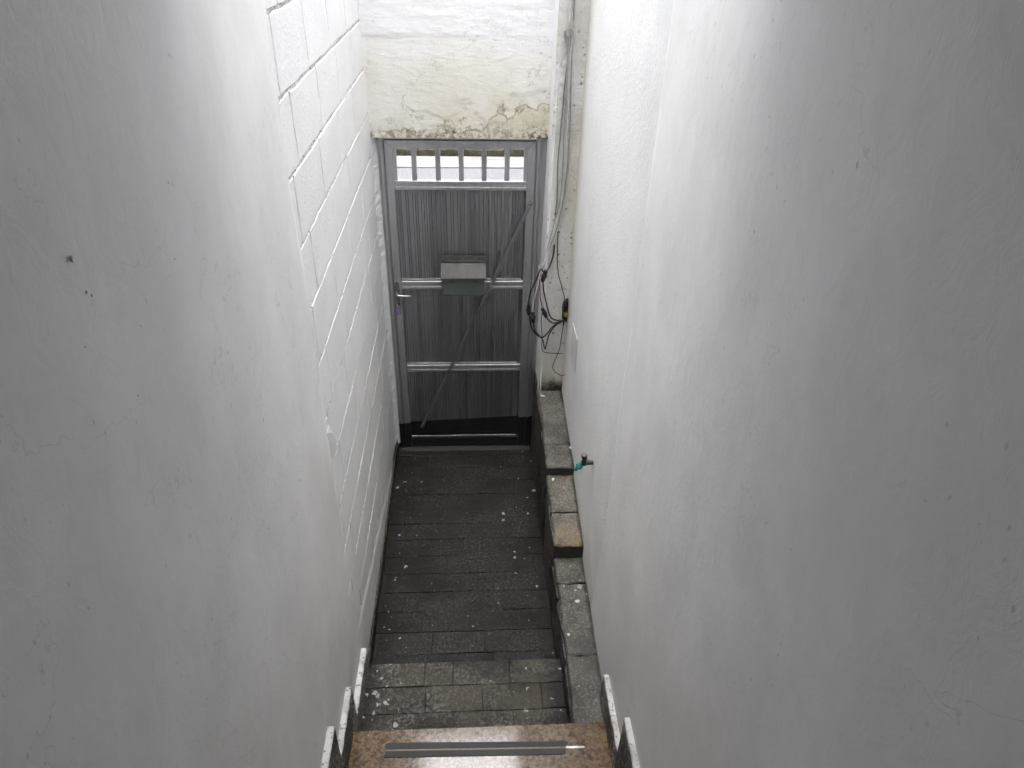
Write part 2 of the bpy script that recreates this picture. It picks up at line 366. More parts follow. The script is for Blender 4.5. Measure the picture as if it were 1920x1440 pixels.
def tag(o, label=None, cat=None, group=None, kind=None):
    for k, v in (('label', label), ('category', cat), ('group', group), ('kind', kind)):
        if v: o[k] = v
    return o
def empty(name, loc, label=None, cat=None, group=None, kind=None):
    o = bpy.data.objects.new(name, None); COL.objects.link(o); o.location = loc; o.empty_display_size = 0.1
    return tag(o, label, cat, group, kind)

class G:
    def __init__(s): s.v = []; s.f = []; s.m = []
    def add(s, v, f, m=0):
        b = len(s.v); s.v += [tuple(q) for q in v]; s.f += [tuple(i+b for i in q) for q in f]; s.m += [m]*len(f)
    def box(s, x0, x1, y0, y1, z0, z1, m=0):
        s.add([(x, y, z) for z in (z0, z1) for y in (y0, y1) for x in (x0, x1)],
              [(0, 2, 3, 1), (4, 5, 7, 6), (0, 1, 5, 4), (2, 6, 7, 3), (0, 4, 6, 2), (1, 3, 7, 5)], m)
    def cbox(s, x0, x1, y0, y1, z0, z1, ch, m=0):
        """box with all edges chamfered"""
        X, Y, Z = (x0, x1), (y0, y1), (z0, z1); v = []; idx = {}
        for i in (0, 1):
            for j in (0, 1):
                for k in (0, 1):
                    sx, sy, sz = (1-2*i)*ch, (1-2*j)*ch, (1-2*k)*ch
                    for ax in range(3):
                        p = [X[i]+sx, Y[j]+sy, Z[k]+sz]; p[ax] = (X[i], Y[j], Z[k])[ax]
                        idx[(i, j, k, ax)] = len(v); v.append(p)
        f = []
        for ax in range(3):
            o1, o2 = [q for q in range(3) if q != ax]
            for s_ in (0, 1):
                q = []
                for a_, b_ in ((0, 0), (1, 0), (1, 1), (0, 1)):
                    key = [0, 0, 0]; key[ax] = s_; key[o1] = a_; key[o2] = b_; q.append(idx[(*key, ax)])
                f.append(q)
            for a_ in (0, 1):
                for b_ in (0, 1):
                    q = []
                    for e_, axx in ((0, o1), (0, o2), (1, o2), (1, o1)):
                        key = [0, 0, 0]; key[ax] = e_; key[o1] = a_; key[o2] = b_; q.append(idx[(*key, axx)])
                    f.append(q)
        for i in (0, 1):
            for j in (0, 1):
                for k in (0, 1): f.append([idx[(i, j, k, 0)], idx[(i, j, k, 1)], idx[(i, j, k, 2)]])
        s.add(v, f, m)
    def tube(s, pts, r, n=8, m=0, cap=True):
        P = [Vector(p) for p in pts]; rings = []
        rr = r if isinstance(r, (list, tuple)) else [r]*len(P)
        ref = None
        for i, p in enumerate(P):
            t = (P[min(i+1, len(P)-1)] - P[max(i-1, 0)]).normalized()
            if ref is None: ref = t.orthogonal()
            ref = (ref - t*ref.dot(t)).normalized(); b = t.cross(ref)
            rings.append([p + (ref*math.cos(2*math.pi*k/n) + b*math.sin(2*math.pi*k/n))*rr[i] for k in range(n)])
        v = [q for r_ in rings for q in r_]; f = []
        for i in range(len(P)-1):
            for k in range(n): f.append((i*n+k, i*n+(k+1) % n, (i+1)*n+(k+1) % n, (i+1)*n+k))
        if cap: f += [tuple(range(n-1, -1, -1)), tuple((len(P)-1)*n+k for k in range(n))]
        s.add(v, f, m)
    def prism(s, poly, axis, a_, b_, m=0):
        """polygon (2-D) extruded along axis from a_ to b_"""
        def P(u, v, w): return {0: (w, u, v), 1: (u, w, v), 2: (u, v, w)}[axis]
        n = len(poly)
        s.add([P(u, v, a_) for u, v in poly] + [P(u, v, b_) for u, v in poly],
              [tuple(range(n-1, -1, -1)), tuple(range(n, 2*n))] + [(i, (i+1) % n, n+(i+1) % n, n+i) for i in range(n)], m)
    def build(s, name, mat, parent=None, smooth=False, base=False):
        return mk(name, s.v, s.f, mat, parent, smooth, s.m if isinstance(mat, (list, tuple)) else None, base)

def spline(pts, k=8):
    P = [Vector(p) for p in pts]; P = [P[0]*2-P[1]] + P + [P[-1]*2-P[-2]]; out = []
    for i in range(1, len(P)-2):
        for j in range(k):
            t = j/k; a_, b_, c_, d_ = P[i-1], P[i], P[i+1], P[i+2]
            out.append(0.5*((2*b_) + (c_-a_)*t + (2*a_-5*b_+4*c_-d_)*t*t + (-a_+3*b_-3*c_+d_)*t**3))
    out.append(P[-2]); return out

def slab(name, a0, a1, b0, b1, t0, t1, mat, parent, ch=0.004, jit=0.003, axis=2, seg=3, tilt=0.0015, topfn=None, sidemat=None):
    """rough stone: rectangle (a,b) with wavering edges and a chipped arris, thickness t0..t1 along axis"""
    def ring(inset):
        out = []
        c = [(a0+inset, b0+inset), (a1-inset, b0+inset), (a1-inset, b1-inset), (a0+inset, b1-inset)]
        for i in range(4):
            p, q = c[i], c[(i+1) % 4]
            for k in range(seg): out.append((p[0]+(q[0]-p[0])*k/seg, p[1]+(q[1]-p[1])*k/seg))
        return out
    r1 = ring(0); J = [(rng.uniform(-jit, jit), rng.uniform(-jit, jit)) for _ in r1]
    r1 = [(p[0]+j[0], p[1]+j[1]) for p, j in zip(r1, J)]
    r2 = [(p[0]+j[0]+rng.uniform(-1, 1)*ch*0.4, p[1]+j[1]+rng.uniform(-1, 1)*ch*0.4) for p, j in zip(ring(ch), J)]
    ta, tb = rng.uniform(-tilt, tilt), rng.uniform(-tilt, tilt)
    def top(p, d): return (topfn(p) if topfn else t1) + ta*((p[0]-a0)/(a1-a0)-.5) + tb*((p[1]-b0)/(b1-b0)-.5) - d
    n = len(r1)
    V = [(p[0], p[1], t0) for p in r1] + [(p[0], p[1], top(p, ch*rng.uniform(0.5, 1.1))) for p in r1] + [(p[0], p[1], top(p, 0)) for p in r2]
    F = [(i, (i+1) % n, n+(i+1) % n, n+i) for i in range(n)] + [(n+i, n+(i+1) % n, 2*n+(i+1) % n, 2*n+i) for i in range(n)] + [tuple(range(2*n, 3*n))]
    if axis == 0: V = [(t, a_, b_) for a_, b_, t in V]
    if axis == 1: V = [(a_, t, b_) for a_, b_, t in V]
    if sidemat: return mk(name, V, F, [mat, sidemat], parent, fm=[1]*n+[0]*(n+1))
    return mk(name, V, F, mat, parent)

def sheet(name, axis, pos, u0, u1, v0, v1, du, mat, parent, amp=0.003, fr=2.0, seed=0, fn=None, keep=None):
    """gently uneven wall face: grid on a plane, displaced along its normal"""
    nu = max(2, int((u1-u0)/du)); nv = max(2, int((v1-v0)/du)); V = []; F = []
    for j in range(nv+1):
        for i in range(nu+1):
            u = u0+(u1-u0)*i/nu; v = v0+(v1-v0)*j/nv
            d = amp*noise.fractal(Vector((u*fr+seed, v*fr*0.6, seed*1.7)), 1.0, 2.0, 4)
            if fn: d += fn(u, v)
            V.append({0: (pos+d, u, v), 1: (u, pos+d, v), 2: (u, v, pos+d)}[axis])
    for j in range(nv):
        for i in range(nu):
            k = j*(nu+1)+i; F.append((k, k+1, k+nu+2, k+nu+1))
    return mk(name, V, F, mat, parent, smooth=True)

# ================================================================== SETTING
# ground outside, seen through the door grille
g = G(); g.box(-300, 300, 4.3, 600, -0.6, -0.10); tag(g.build('ground', M['concrete']), kind='structure')
g = G(); g.box(-40, 40, 4.05, 10.75, -0.3, -0.05); tag(g.build('road', M['asphalt']), kind='structure')
g = G(); g.box(-40, 40, 10.75, 11.32, -0.3, -0.03); tag(g.build('gutter', M['concrete']), kind='structure')
g = G(); g.box(-40, 40, 11.62, 15.0, -0.3, 0.075); tag(g.build('pavement', M['concrete']), kind='structure')
kb = empty('mossy_kerb', (0, 11.47, -0.05), 'low mossy stone kerb across the street, seen through the door grille', 'kerb')
x = -3.2
while x < 4.2:
    L = rng.uniform(0.5, 0.8); slab('kerb_stone', x, x+L-0.015, 11.33, 11.61, -0.06, 0.07+rng.uniform(-0.01, 0.012), M['moss'], kb, 0.015, 0.008); x += L
gv = []; gf = []
for i in range(2600):
    gx = rng.uniform(-2.2, 3.0); gy = 11.33+abs(rng.gauss(0, 0.10)); h = rng.uniform(0.02, 0.085)*(0.4+noise.noise(Vector((gx*1.7, 0, 3)))+0.5)
    if h < 0.015: continue
    an = rng.uniform(0, 6.28); w = 0.006; dx, dy = math.cos(an)*w, math.sin(an)*w; lx, ly = rng.uniform(-.03, .03), rng.uniform(-.04, .02)
    z0 = 0.055 if gy > 11.345 else -0.03
    b = len(gv); gv += [(gx-dx, gy-dy, z0), (gx+dx, gy+dy, z0), (gx+lx, gy+ly, z0+h)]; gf.append((b, b+1, b+2))
tag(mk('grass', gv, gf, M['grass']), 'short weeds and grass growing on the kerb across the street', 'grass', kind='stuff')

# ---- passage floor of dark slate
fl = empty('floor', (0.5, 3.0, -0.03), kind='structure')
g = G(); g.box(-0.05, XP+0.02, D1-0.3, 4.06, -0.3, -0.006); g.build('bed', M['grout'], fl)
cy = 3.087 - 0.1325*8
k = 0
offs = {0: .02, 1: .13, 2: .05, 3: .766-3*.257, 4: .159, 5: .03, 6: .10, 7: .21, 8: .51-.257, 9: .09, 10: .20, 11: .06, 12: .15, 13: .23, 14: .10}
while cy < 4.0:
    y0, y1 = cy, min(cy+0.1325, 4.03); o = offs.get(k, 0.1) - 0.257
    while o < XP:
        L = 0.257*rng.choice([1, 1, 1, 1.0, 0.92, 1.08]) if k not in (4, 8) else 0.257
        a0, a1 = max(o, 0.012), min(o+L, XP-0.002)
        if a1-a0 > 0.035 and y1-y0 > 0.03 and y1 > D1-0.02:
            gp = rng.choice([0.0007, 0.001, 0.0013, 0.0018, 0.0026]); hz = rng.uniform(-0.002, 0.0022)
            if k == 8 and abs(o-.51) < .02: gp, hz = 0.0035, 0.002
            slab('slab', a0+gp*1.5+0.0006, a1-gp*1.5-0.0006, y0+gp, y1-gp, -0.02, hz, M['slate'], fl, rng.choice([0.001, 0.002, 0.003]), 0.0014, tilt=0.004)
        o += L
    cy += 0.1325; k += 1

# ---- slate step
s1 = empty('step', (0.5, 1.9, 0), kind='structure')
g = G(); g.box(0.0, XP, D2-0.02, D1-0.014, -0.02, H1-0.012); g.build('riser_core', M['grout'], s1)
g = G(); g.cbox(0.012, XP-0.003, D1-0.016, D1-0.004, 0.0, H1-0.013, 0.003); g.build('riser', M['slateside'], s1)
rows = [(D1-0.125, D1, [0.012, .29, .426, .69, XP]), (1.878, D1-0.126, [0.012, .302, .562, .83, XP]), (1.745, 1.877, [0.012, .165, .43, .697, XP]), (1.66, 1.744, [0.012, .30, .56, .82, XP])]
for y0, y1, xs in rows:
    for a0, a1 in zip(xs[:-1], xs[1:]):
        slab('slab', a0+0.0010, a1-0.0012, y0+0.0010, y1-0.0012, H1-0.02, H1+rng.uniform(-0.0015, 0.003), M['slate2'], s1, rng.choice([0.001, 0.002, 0.003]), 0.0012, tilt=0.005)

# ---- brown granite stair going up past the camera
st = empty('stair', (0.55, 0, 0), kind='structure')
STEPS = [(H2+0.18*i, D2-0.31*i) for i in range(9)]
for i, (z, y) in enumerate(STEPS):
    g = G(); g.cbox(0.004, W-0.004, y-0.345 if i < 8 else -2.2, y+(0.012 if i else 0.0), z-0.028, z, 0.003); g.build('tread', M['brown'], st)
    zb = STEPS[i-1][0] if i else 0.0
    g = G(); g.box(0.002, W-0.002, (y-0.36 if i < 8 else -2.2), y-0.012, zb-0.1, z-0.0285); g.build('riser', M['brown'], st)

# ---- roof slab and back wall of the covered stair, behind and above the camera
YR = 1.55
g = G(); g.box(-0.3, W+0.3, -2.4, YR, 3.38, 3.6); tag(g.build('roof_slab', M['concrete']), kind='structure')

# ================================================================== LEFT WALL
lw = empty('block_wall', (-0.1, 1.5, 0), 'white painted block wall along the left, smooth plaster on its near half', 'wall')
g = G(); g.box(-0.25, -0.02, -2.2, 4.12, -0.3, ZT); g.build('core', M['mortar'], lw)
sheet('mortar', 0, -0.011, 1.95, 4.05, 0.0, ZT-0.01, 0.03, M['mortar'], lw, 0.0012, 12, 4)
CH = 0.2172; Z0 = 2.912 - CH*13
starts = {0: 2.145, 1: 2.255}
for r in range(25):
    z0 = Z0+CH*r
    if z0+CH < 0.06 or z0 > ZT-0.1: continue
    z1 = min(z0+CH, ZT)
    par = (13-r) % 2; y = (2.58 if par == 1 else 2.26) - 0.435*2 + rng.uniform(-0.01, 0.01)
    jz0 = 0.006; 
    while y < 4.05:
        a0, a1 = max(y, 1.9), min(y+0.435, 4.04)
        vj = rng.choice([0.0035, 0.0048, 0.0065])
        if a1-a0 > 0.03:
            slab('block', a0+vj, a1-vj, max(z0, 0.02)+jz0*rng.uniform(0.7, 1.2), z1-jz0*rng.uniform(0.7, 1.2), -0.03, rng.uniform(-0.0008, 0.0008), M['block'], lw, min(0.003, max(0.0012, 0.0012+0.0018*(z0-1.4))), 0.0024, axis=0, seg=6)
        y += 0.435
for r in range(25):                      # squeezed, painted-over bed joints
    zj = Z0+CH*r
    if zj < 0.06 or zj > ZT-0.1: continue
    jf = min(1.0, max(0.25, 0.25+0.75*(zj-1.6)/0.9)); V = []; F = []; ny = 270; offs_ = (-0.010, -0.0055, 0.0, 0.0055, 0.010)
    for i in range(ny+1):
        y = 1.9+2.14*i/ny; big = noise.noise(Vector((y*2.3, zj*9, 4)))
        for j, o_ in enumerate(offs_):
            nz = noise.fractal(Vector((y*55, (zj+o_)*90, 8)), 1, 2, 3)
            d = (-0.0085 if j in (0, 4) else -0.0040+0.0045*big)*jf+0.0052*nz*(0.4+0.6*jf)
            V.append((d, y, zj+o_+0.0018*noise.noise(Vector((y*30, zj, j)))))
    for i in range(ny):
        for j in range(4): F.append((i*5+j, i*5+j+1, i*5+j+6, i*5+j+5))
    mk('mortar_joint', V, F, M['mortar'], lw)
V = []; F = []                            # rough fillet where the wall meets the door frame
nzf = 260
for i in range(nzf+1):
    z = 0.05+2.09*i/nzf
    for j in range(7):
        t = j/6; nz = noise.fractal(Vector((t*2.5, z*26, 3)), 1, 2, 4)
        V.append((-0.004+0.034*t**2.2+(0.005*nz if 0 < j < 6 else 0), 3.885+0.095*t, z))
for i in range(nzf):
    for j in range(6): F.append((i*7+j, i*7+j+1, i*7+j+8, i*7+j+7))
mk('corner_fillet', V, F, M['block'], lw)
# plaster skim over the near half: a sheet with a torn edge following the photograph's boundary
def edge_y(z):
    base = 2.105
    if z < 0.75: base += 0.35*(0.75-z)**1.0
    if z < 0.42: base += 4.0*(0.42-z)
    base += 0.018*noise.fractal(Vector((z*3.0, 5, 0)), 1, 2, 4)
    if z > 0.75: base += 0.012*math.sin(z*7)
    return base
V = []; F = []; zs = []; z = 0.0
while z < ZT: zs.append(z); z += 0.022
NU = 150
for z in zs:
    ye = min(edge_y(z), 3.96)
    for i in range(NU+1):
        t = i/NU; y = -2.2+(ye+2.2)*t
        d = 0.0030+0.0016*noise.fractal(Vector((y*1.6, z*1.2, 2)), 1, 2, 4)
        k_ = min(1.0, max(0.0, (ye-y)/0.16)); de = 0.0018 if z > 1.15 else 0.0018-0.0034*min(1, (1.15-z)/0.3)
        d = de+(d-de)*k_**0.8
        V.append((d, y, z))
    V.append((-0.012, ye+0.002, z))
row = NU+2
for j in range(len(zs)-1):
    for i in range(row-1): F.append((j*row+i, j*row+i+1, (j+1)*row+i+1, (j+1)*row+i))
pc = mk('plaster_coat', V, F, M['plaster'], lw, smooth=True)
for q, p in enumerate(pc.data.polygons):
    if q % (row-1) == row-2: p.use_smooth = False
# lifted flake of paint at the plaster edge, chips and plug holes
g = G(); g.add([(0.003, 2.09, 1.56), (0.004, 2.10, 1.50), (0.003, 2.105, 1.43), (0.016, 2.125, 1.535), (0.020, 2.135, 1.49), (0.008, 2.12, 1.42), (0.008, 2.115, 1.58)], [(0, 1, 3), (1, 4, 3), (1, 2, 5, 4), (0, 3, 6)])
f_ = g.build('paint_flake', M['plaster'], lw); f_.modifiers.new('thick', 'SOLIDIFY').thickness = 0.0015
def chip(parent, xw, y, z, r, mat, sgn=1, el=1.0):
    v = [(xw+sgn*0.0008, y, z)]; n = 9
    for k_ in range(n):
        q = rng.uniform(0.6, 1.15); v.append((xw, y+math.cos(k_/n*6.283)*r*q, z+math.sin(k_/n*6.283)*r*q*el))
    return mk('chip', v, [(0, 1+k_, 1+(k_+1) % n) for k_ in range(n)], mat, parent)
for y, z, r in ((0.896, 2.752, 0.0055), (0.905, 2.700, 0.0035), (0.915, 2.690, 0.0028), (0.86, 2.64, 0.002), (1.02, 2.585, 0.0018), (1.20, 2.62, 0.002), (1.25, 2.74, 0.0018), (0.95, 2.50, 0.002)):
    chip(lw, 0.0056, y, z, r, M['chip'])

# ================================================================== RIGHT WALL
rw = empty('rendered_wall', (W+0.1, 1.5, 0), 'white rendered wall along the right, rough beyond a straight plaster edge', 'wall')
g = G(); g.box(W+0.02, W+0.25, -2.2, 4.12, -0.3, ZT); g.build('core', M['rough'], rw)
sheet('render_face', 0, W, 2.0, 4.1, 0.0, ZT, 0.03, M['rough'], rw, 0.0010, 2.2, 9)
V = []; F = []
for z in zs:
    ye = 2.205+0.006*noise.fractal(Vector((z*4.0, 15, 0)), 1, 2, 3)+(0.16*(1.9-z)/1.9 if z < 1.9 else 0)
    for i in range(NU+1):
        t = i/NU; y = -2.2+(ye+2.2)*t
        d = 0.0040+0.0016*noise.fractal(Vector((y*1.5, z*1.1, 22)), 1, 2, 4)
        if z < 1.4: d = max(d*(0.35+0.65*max(0, z)/1.4), 0.003)
        k_ = min(1.0, max(0.0, (ye-y)/0.25)); dm = 0.0014 if z > 2.0 else 0.0014-0.0034*min(1, (2.0-z)/0.6)
        d = dm+(max(d, 0.002)-dm)*k_**0.7
        V.append((W-d, y, z))
    V.append((W+0.012, ye+0.002, z))
for j in range(len(zs)-1):
    for i in range(row-1): F.append((j*row+i, j*row+i+1, (j+1)*row+i+1, (j+1)*row+i))
pc = mk('plaster_coat', V, F, M['plaster'], rw, smooth=True)
for q, p in enumerate(pc.data.polygons):
    if q % (row-1) == row-2: p.use_smooth = False
for y, z, r in ((1.50, 2.35, 0.003), (1.05, 2.62, 0.004), (1.1, 2.55, 0.003), (1.62, 2.1, 0.002)): chip(rw, W-0.0070, y, z, r, M['plaster'], -1)

# ================================================================== WALL OVER THE DOOR AND PIER
ov = empty('wall_over_door', (0.47, YL, 2.138), 'cream wall above the door, cracked and mildewed along its lower edge', 'wall')
ZL, ZLT = 2.133, 4.15
g = G(); g.box(-0.02, XP+0.02, YL+0.006, 4.10, ZL+0.002, ZLT); g.build('core', M['lintel'], ov)
def lf(u, v):
    d = 0.0
    b = v-ZL
    if b < 0.30:
        m = (0.02+0.20*u)-b+0.42*0.5*noise.fractal(Vector((u*7, v*7, 1)), 1, 2, 5)
        if m > 0: d += 0.003+0.003*noise.noise(Vector((u*40, v*40, 0)))
    return d
sheet('render_face', 1, YL, -0.01, XP+0.01, ZL, ZLT, 0.012, M['lintel'], ov, -0.003, 3.0, 31, lf)
V = []; F = []; nx = 80                      # second, rougher coat above
zz = [2.62+0.014*i for i in range(int((ZLT-2.62)/0.014)+1)]
for j, z in enumerate(zz):
    for i in range(nx+1):
        x = -0.01+(XP+0.02)*i/nx
        z_ = z+(0.02*noise.fractal(Vector((x*5, 3, 1)), 1, 2, 4)-0.03*x+0.0 if j == 0 else 0)
        d = 0.0036 if j else -0.001
        d += 0.0022*noise.fractal(Vector((x*9, z*38, 7)), 1, 2, 4) if j else 0
        V.append((x, YL-d, z_))
for j in range(len(zz)-1):
    for i in range(nx): k_ = j*(nx+1)+i; F.append((k_, k_+1, k_+nx+2, k_+nx+1))
mk('upper_coat', V, F, M['lintel'], ov, smooth=True)

pr = empty('pier', (1.02, YP, 0.6), 'narrow pitted cream pier between the door and the right wall', 'pier')
g = G(); g.box(XP+0.012, W+0.01, YP+0.012, 4.1, 0.3, ZT); g.build('core', M['pier'], pr)
sheet('front_face', 1, YP, XP, W+0.01, 0.35, ZT, 0.012, M['pier'], pr, -0.008, 5, 3, lambda u, v: 0.012*max(0, 1-(u-XP)/0.02)**2)
sheet('side_face', 0, XP, YP+0.0, 4.08, 0.02, ZT, 0.014, M['block'], pr, 0.004, 4, 12, lambda u, v: 0.012*max(0, 1-(u-YP)/0.02)**2)

# ================================================================== LEDGE ON THE RIGHT
ld = empty('stone_ledge', (1.02, 2.7, 0), 'narrow stepped stone ledge along the foot of the right wall', 'ledge')
def ramp2(y0, z0, y1, z1): return lambda p: z0+(z1-z0)*(p[1]-y0)/(y1-y0)
pieces = [(3.245, 3.735, 3.05, .575, 3.735, .640, 'ledge'), (3.055, 3.242, 3.05, .575, 3.735, .640, 'ledge'),
          (2.806, 3.075, 2.59, .440, 3.06, .515, 'ledge2'), (2.590, 2.803, 2.59, .440, 3.06, .515, 'ledge3'),
          (2.435, 2.60, 1.70, .292, 2.6, .350, 'ledge'), (2.035, 2.432, 1.70, .292, 2.6, .350, 'ledge'), (1.69, 2.032, 1.70, .292, 2.6, .350, 'ledge')]
for y0, y1, ya, za, yb, zb, mt in pieces:
    slab('ledge_stone', XP-0.004, W+0.006, y0, y1, za-0.12, 0, M[mt], ld, 0.009, 0.005, topfn=ramp2(ya, za, yb, zb), tilt=0.004, seg=5, sidemat=M['mossdark'])
# split-face slate facing under the ledge, towards the passage
y = D2+0.005
while y < YP+0.25:
    L = rng.uniform(0.28, 0.46); y1 = min(y+L, YP+0.255)
    if y1 < y+0.05: break
    ym = (y+y1)/2
    top = .27 if ym < 2.5 else (.43 if ym < 3.0 else .585)
    if y < 2.55 and y1 > 2.59: y1 = 2.59
    if y < 3.01 and y1 > 3.055: y1 = 3.055
    ym = (y+y1)/2; top = (.255+(ym-1.7)*.06) if ym < 2.59 else (.405+(ym-2.59)*.15 if ym < 3.055 else .545+(ym-3.055)*.095)
    if y > YP-0.02: top = .63
    nz, ny = 9, 10; V = []; F = []
    for j in range(nz+1):
        for i in range(ny+1):
            yy = y+0.001+(y1-y-0.002)*i/ny; z = -0.01+(top+0.01)*j/nz
            V.append((XP-0.011-0.006*noise.fractal(Vector((yy*7, z*34, 2)), 1, 2, 4)-(0.0 if 0 < i < ny else -0.006), yy, z))
    for j in range(nz):
        for i in range(ny): k_ = j*(ny+1)+i; F.append((k_, k_+1, k_+ny+2, k_+ny+1))
    b = len(V); V += [(XP+0.03, y+0.001, -0.01), (XP+0.03, y1-0.001, -0.01), (XP+0.03, y1-0.001, top), (XP+0.03, y+0.001, top)]
    tp = [nz*(ny+1)+i for i in range(ny+1)]; F.append(tuple(tp+[b+2, b+3])); F.append(tuple([j*(ny+1) for j in range(nz+1)]+[b+3, b])); F.append(tuple([j*(ny+1)+ny for j in range(nz+1)]+[b+2, b+1]))
    mk('facing_stone', V, F, M['slateside'], ld); y = y1+0.001
g = G(); g.box(XP+0.01, W, D2-0.3, 3.73, -0.05, 0.20); g.build('core', M['grout'], ld)

# ================================================================== SKIRTINGS
def skirting(label, y0, y1, z0, z1, side, n, thick=0.02, paint=True):
    xw = 0.0 if side < 0 else W; d = 1 if side < 0 else -1
    root = empty('stone_skirting', (xw, (y0+y1)/2, z0), label, 'skirting')
    for i in range(n):
        a0 = y0+(y1-y0)*i/n; a1 = y0+(y1-y0)*(i+1)/n; m = 10; V = []; F = []; fm = []
        pr_ = [( -0.006, z0), (thick*0.95, z0), (thick, z0+(z1-z0)*.35), (thick*0.98, z0+(z1-z0)*.7), (thick*0.97, z1-0.006), (thick*0.85, z1), (-0.006, z1)]
        K = len(pr_)
        for j in range(m+1):
            yy = a0+0.0008+(a1-a0-0.0016)*j/m
            for q, (px, pz) in enumerate(pr_):
                w = 0.0035*noise.fractal(Vector((yy*25, pz*20, 5+side)), 1, 2, 3) if 0 < q < 6 else 0
                V.append((xw+d*(px+w), yy, pz))
        for j in range(m):
            for q in range(K):
                F.append((j*K+q, j*K+(q+1) % K, (j+1)*K+(q+1) % K, (j+1)*K+q)); fm.append(1 if paint and q in (4, 5) else 0)
        F += [tuple(range(K)), tuple(m*K+q for q in range(K))]; fm += [0, 0]
        mk('skirting_stone', V, F, [M['skirtstone' if paint else 'slateside'], M['skirtpaint']], root, fm=fm)
    return root
skirting('dark stone skirting strip along the passage floor on the left', 2.14, 3.95, -0.005, 0.085, -1, 7, 0.015, False)
skirting('white-topped stone skirting beside the grey slate step on the left', 1.74, 2.128, 0.06, 0.285, -1, 2, 0.028)
skirting('white-topped stone skirting left of the brown step', 1.43, 1.785, 0.20, 0.50, -1, 2, 0.028)
skirting('white-topped stone skirting at the left bottom edge of the picture', 0.9, 1.485, 0.40, 0.715, -1, 2, 0.028)
skirting('white-topped stone skirting right of the brown step', 1.45, 1.822, 0.20, 0.470, 1, 2, 0.026)
skirting('white-topped stone skirting at the right bottom edge of the picture', 0.9, 1.487, 0.40, 0.700, 1, 2, 0.026)

# ================================================================== DOOR
dr = empty('aluminium_door', (0.48, D, 0), 'grey aluminium door with a barred top opening and ribbed panels', 'door')
xl, xr, HT = 0.034, 0.924, 2.128
fr = None
for nm, (a0, a1) in (('door_jamb', (0.004, 0.062)), ('door_jamb', (0.894, XP+0.004))):
    g = G(); g.cbox(a0, a1, D-0.012, D+0.06, 0.0, HT, 0.002)
    if a0 < 0.5: g.cbox(a1-0.018, a1-0.006, D-0.026, D-0.0125, 0.0, HT, 0.0015); g.cbox(a1-0.034, a1-0.026, D-0.018, D-0.0125, 0, HT, 0.0015)
    else: g.cbox(a0+0.006, a0+0.018, D-0.026, D-0.0125, 0.0, HT, 0.0015); g.cbox(a0+0.026, a0+0.034, D-0.018, D-0.0125, 0, HT, 0.0015)
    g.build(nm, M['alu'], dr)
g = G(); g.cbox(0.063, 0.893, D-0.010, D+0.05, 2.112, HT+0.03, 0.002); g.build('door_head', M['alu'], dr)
def frame_bar(name, poly, y0, y1, mat=M['alu']):
    g = G(); g.prism(poly, 1, y0, y1); o = g.build(name, mat, dr); bv = o.modifiers.new('b', 'BEVEL'); bv.width = 0.002; bv.segments = 1; return o
LX0, LX1, SX0, SX1 = 0.064, 0.892, 0.108, 0.846     # leaf outside and inside edges
frame_bar('stile', [(LX0, 0.012), (SX0, 0.012), (SX0, 2.066), (LX0, 2.110)], D-0.018, D+0.02)
frame_bar('stile', [(SX1, 0.012), (LX1, 0.012), (LX1, 2.110), (SX1, 2.066)], D-0.018, D+0.02)
frame_bar('top_rail', [(LX0+0.0005, 2.1108), (SX0+0.0006, 2.067), (SX1-0.0006, 2.067), (LX1-0.0005, 2.1108)], D-0.0178, D+0.02)
def rail(z0, z1, lip=True):
    g = G(); h = z1-z0
    g.cbox(SX0+0.001, SX1-0.001, D-0.0134, D+0.018, z0, z1, 0.0008)
    if lip:
        g.cbox(SX0+0.001, SX1-0.001, D-0.0148, D-0.0135, z0+h*0.12, z0+h*0.36, 0.0004)
        g.cbox(SX0+0.001, SX1-0.001, D-0.0152, D-0.0135, z1-h*0.22, z1-h*0.02, 0.0004)
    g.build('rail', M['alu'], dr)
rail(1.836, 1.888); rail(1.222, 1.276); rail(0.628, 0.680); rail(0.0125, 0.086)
for x in (0.110+0.008, 0.221, 0.352, 0.480, 0.607, 0.735, 0.844-0.008):
    w = 0.014 if 0.15 < x < 0.8 else 0.008
    g = G(); g.cbox(x-w, x+w, D-0.010, D+0.012, 1.8885, 2.0665, 0.002); g.build('grille_bar', M['alu'], dr)
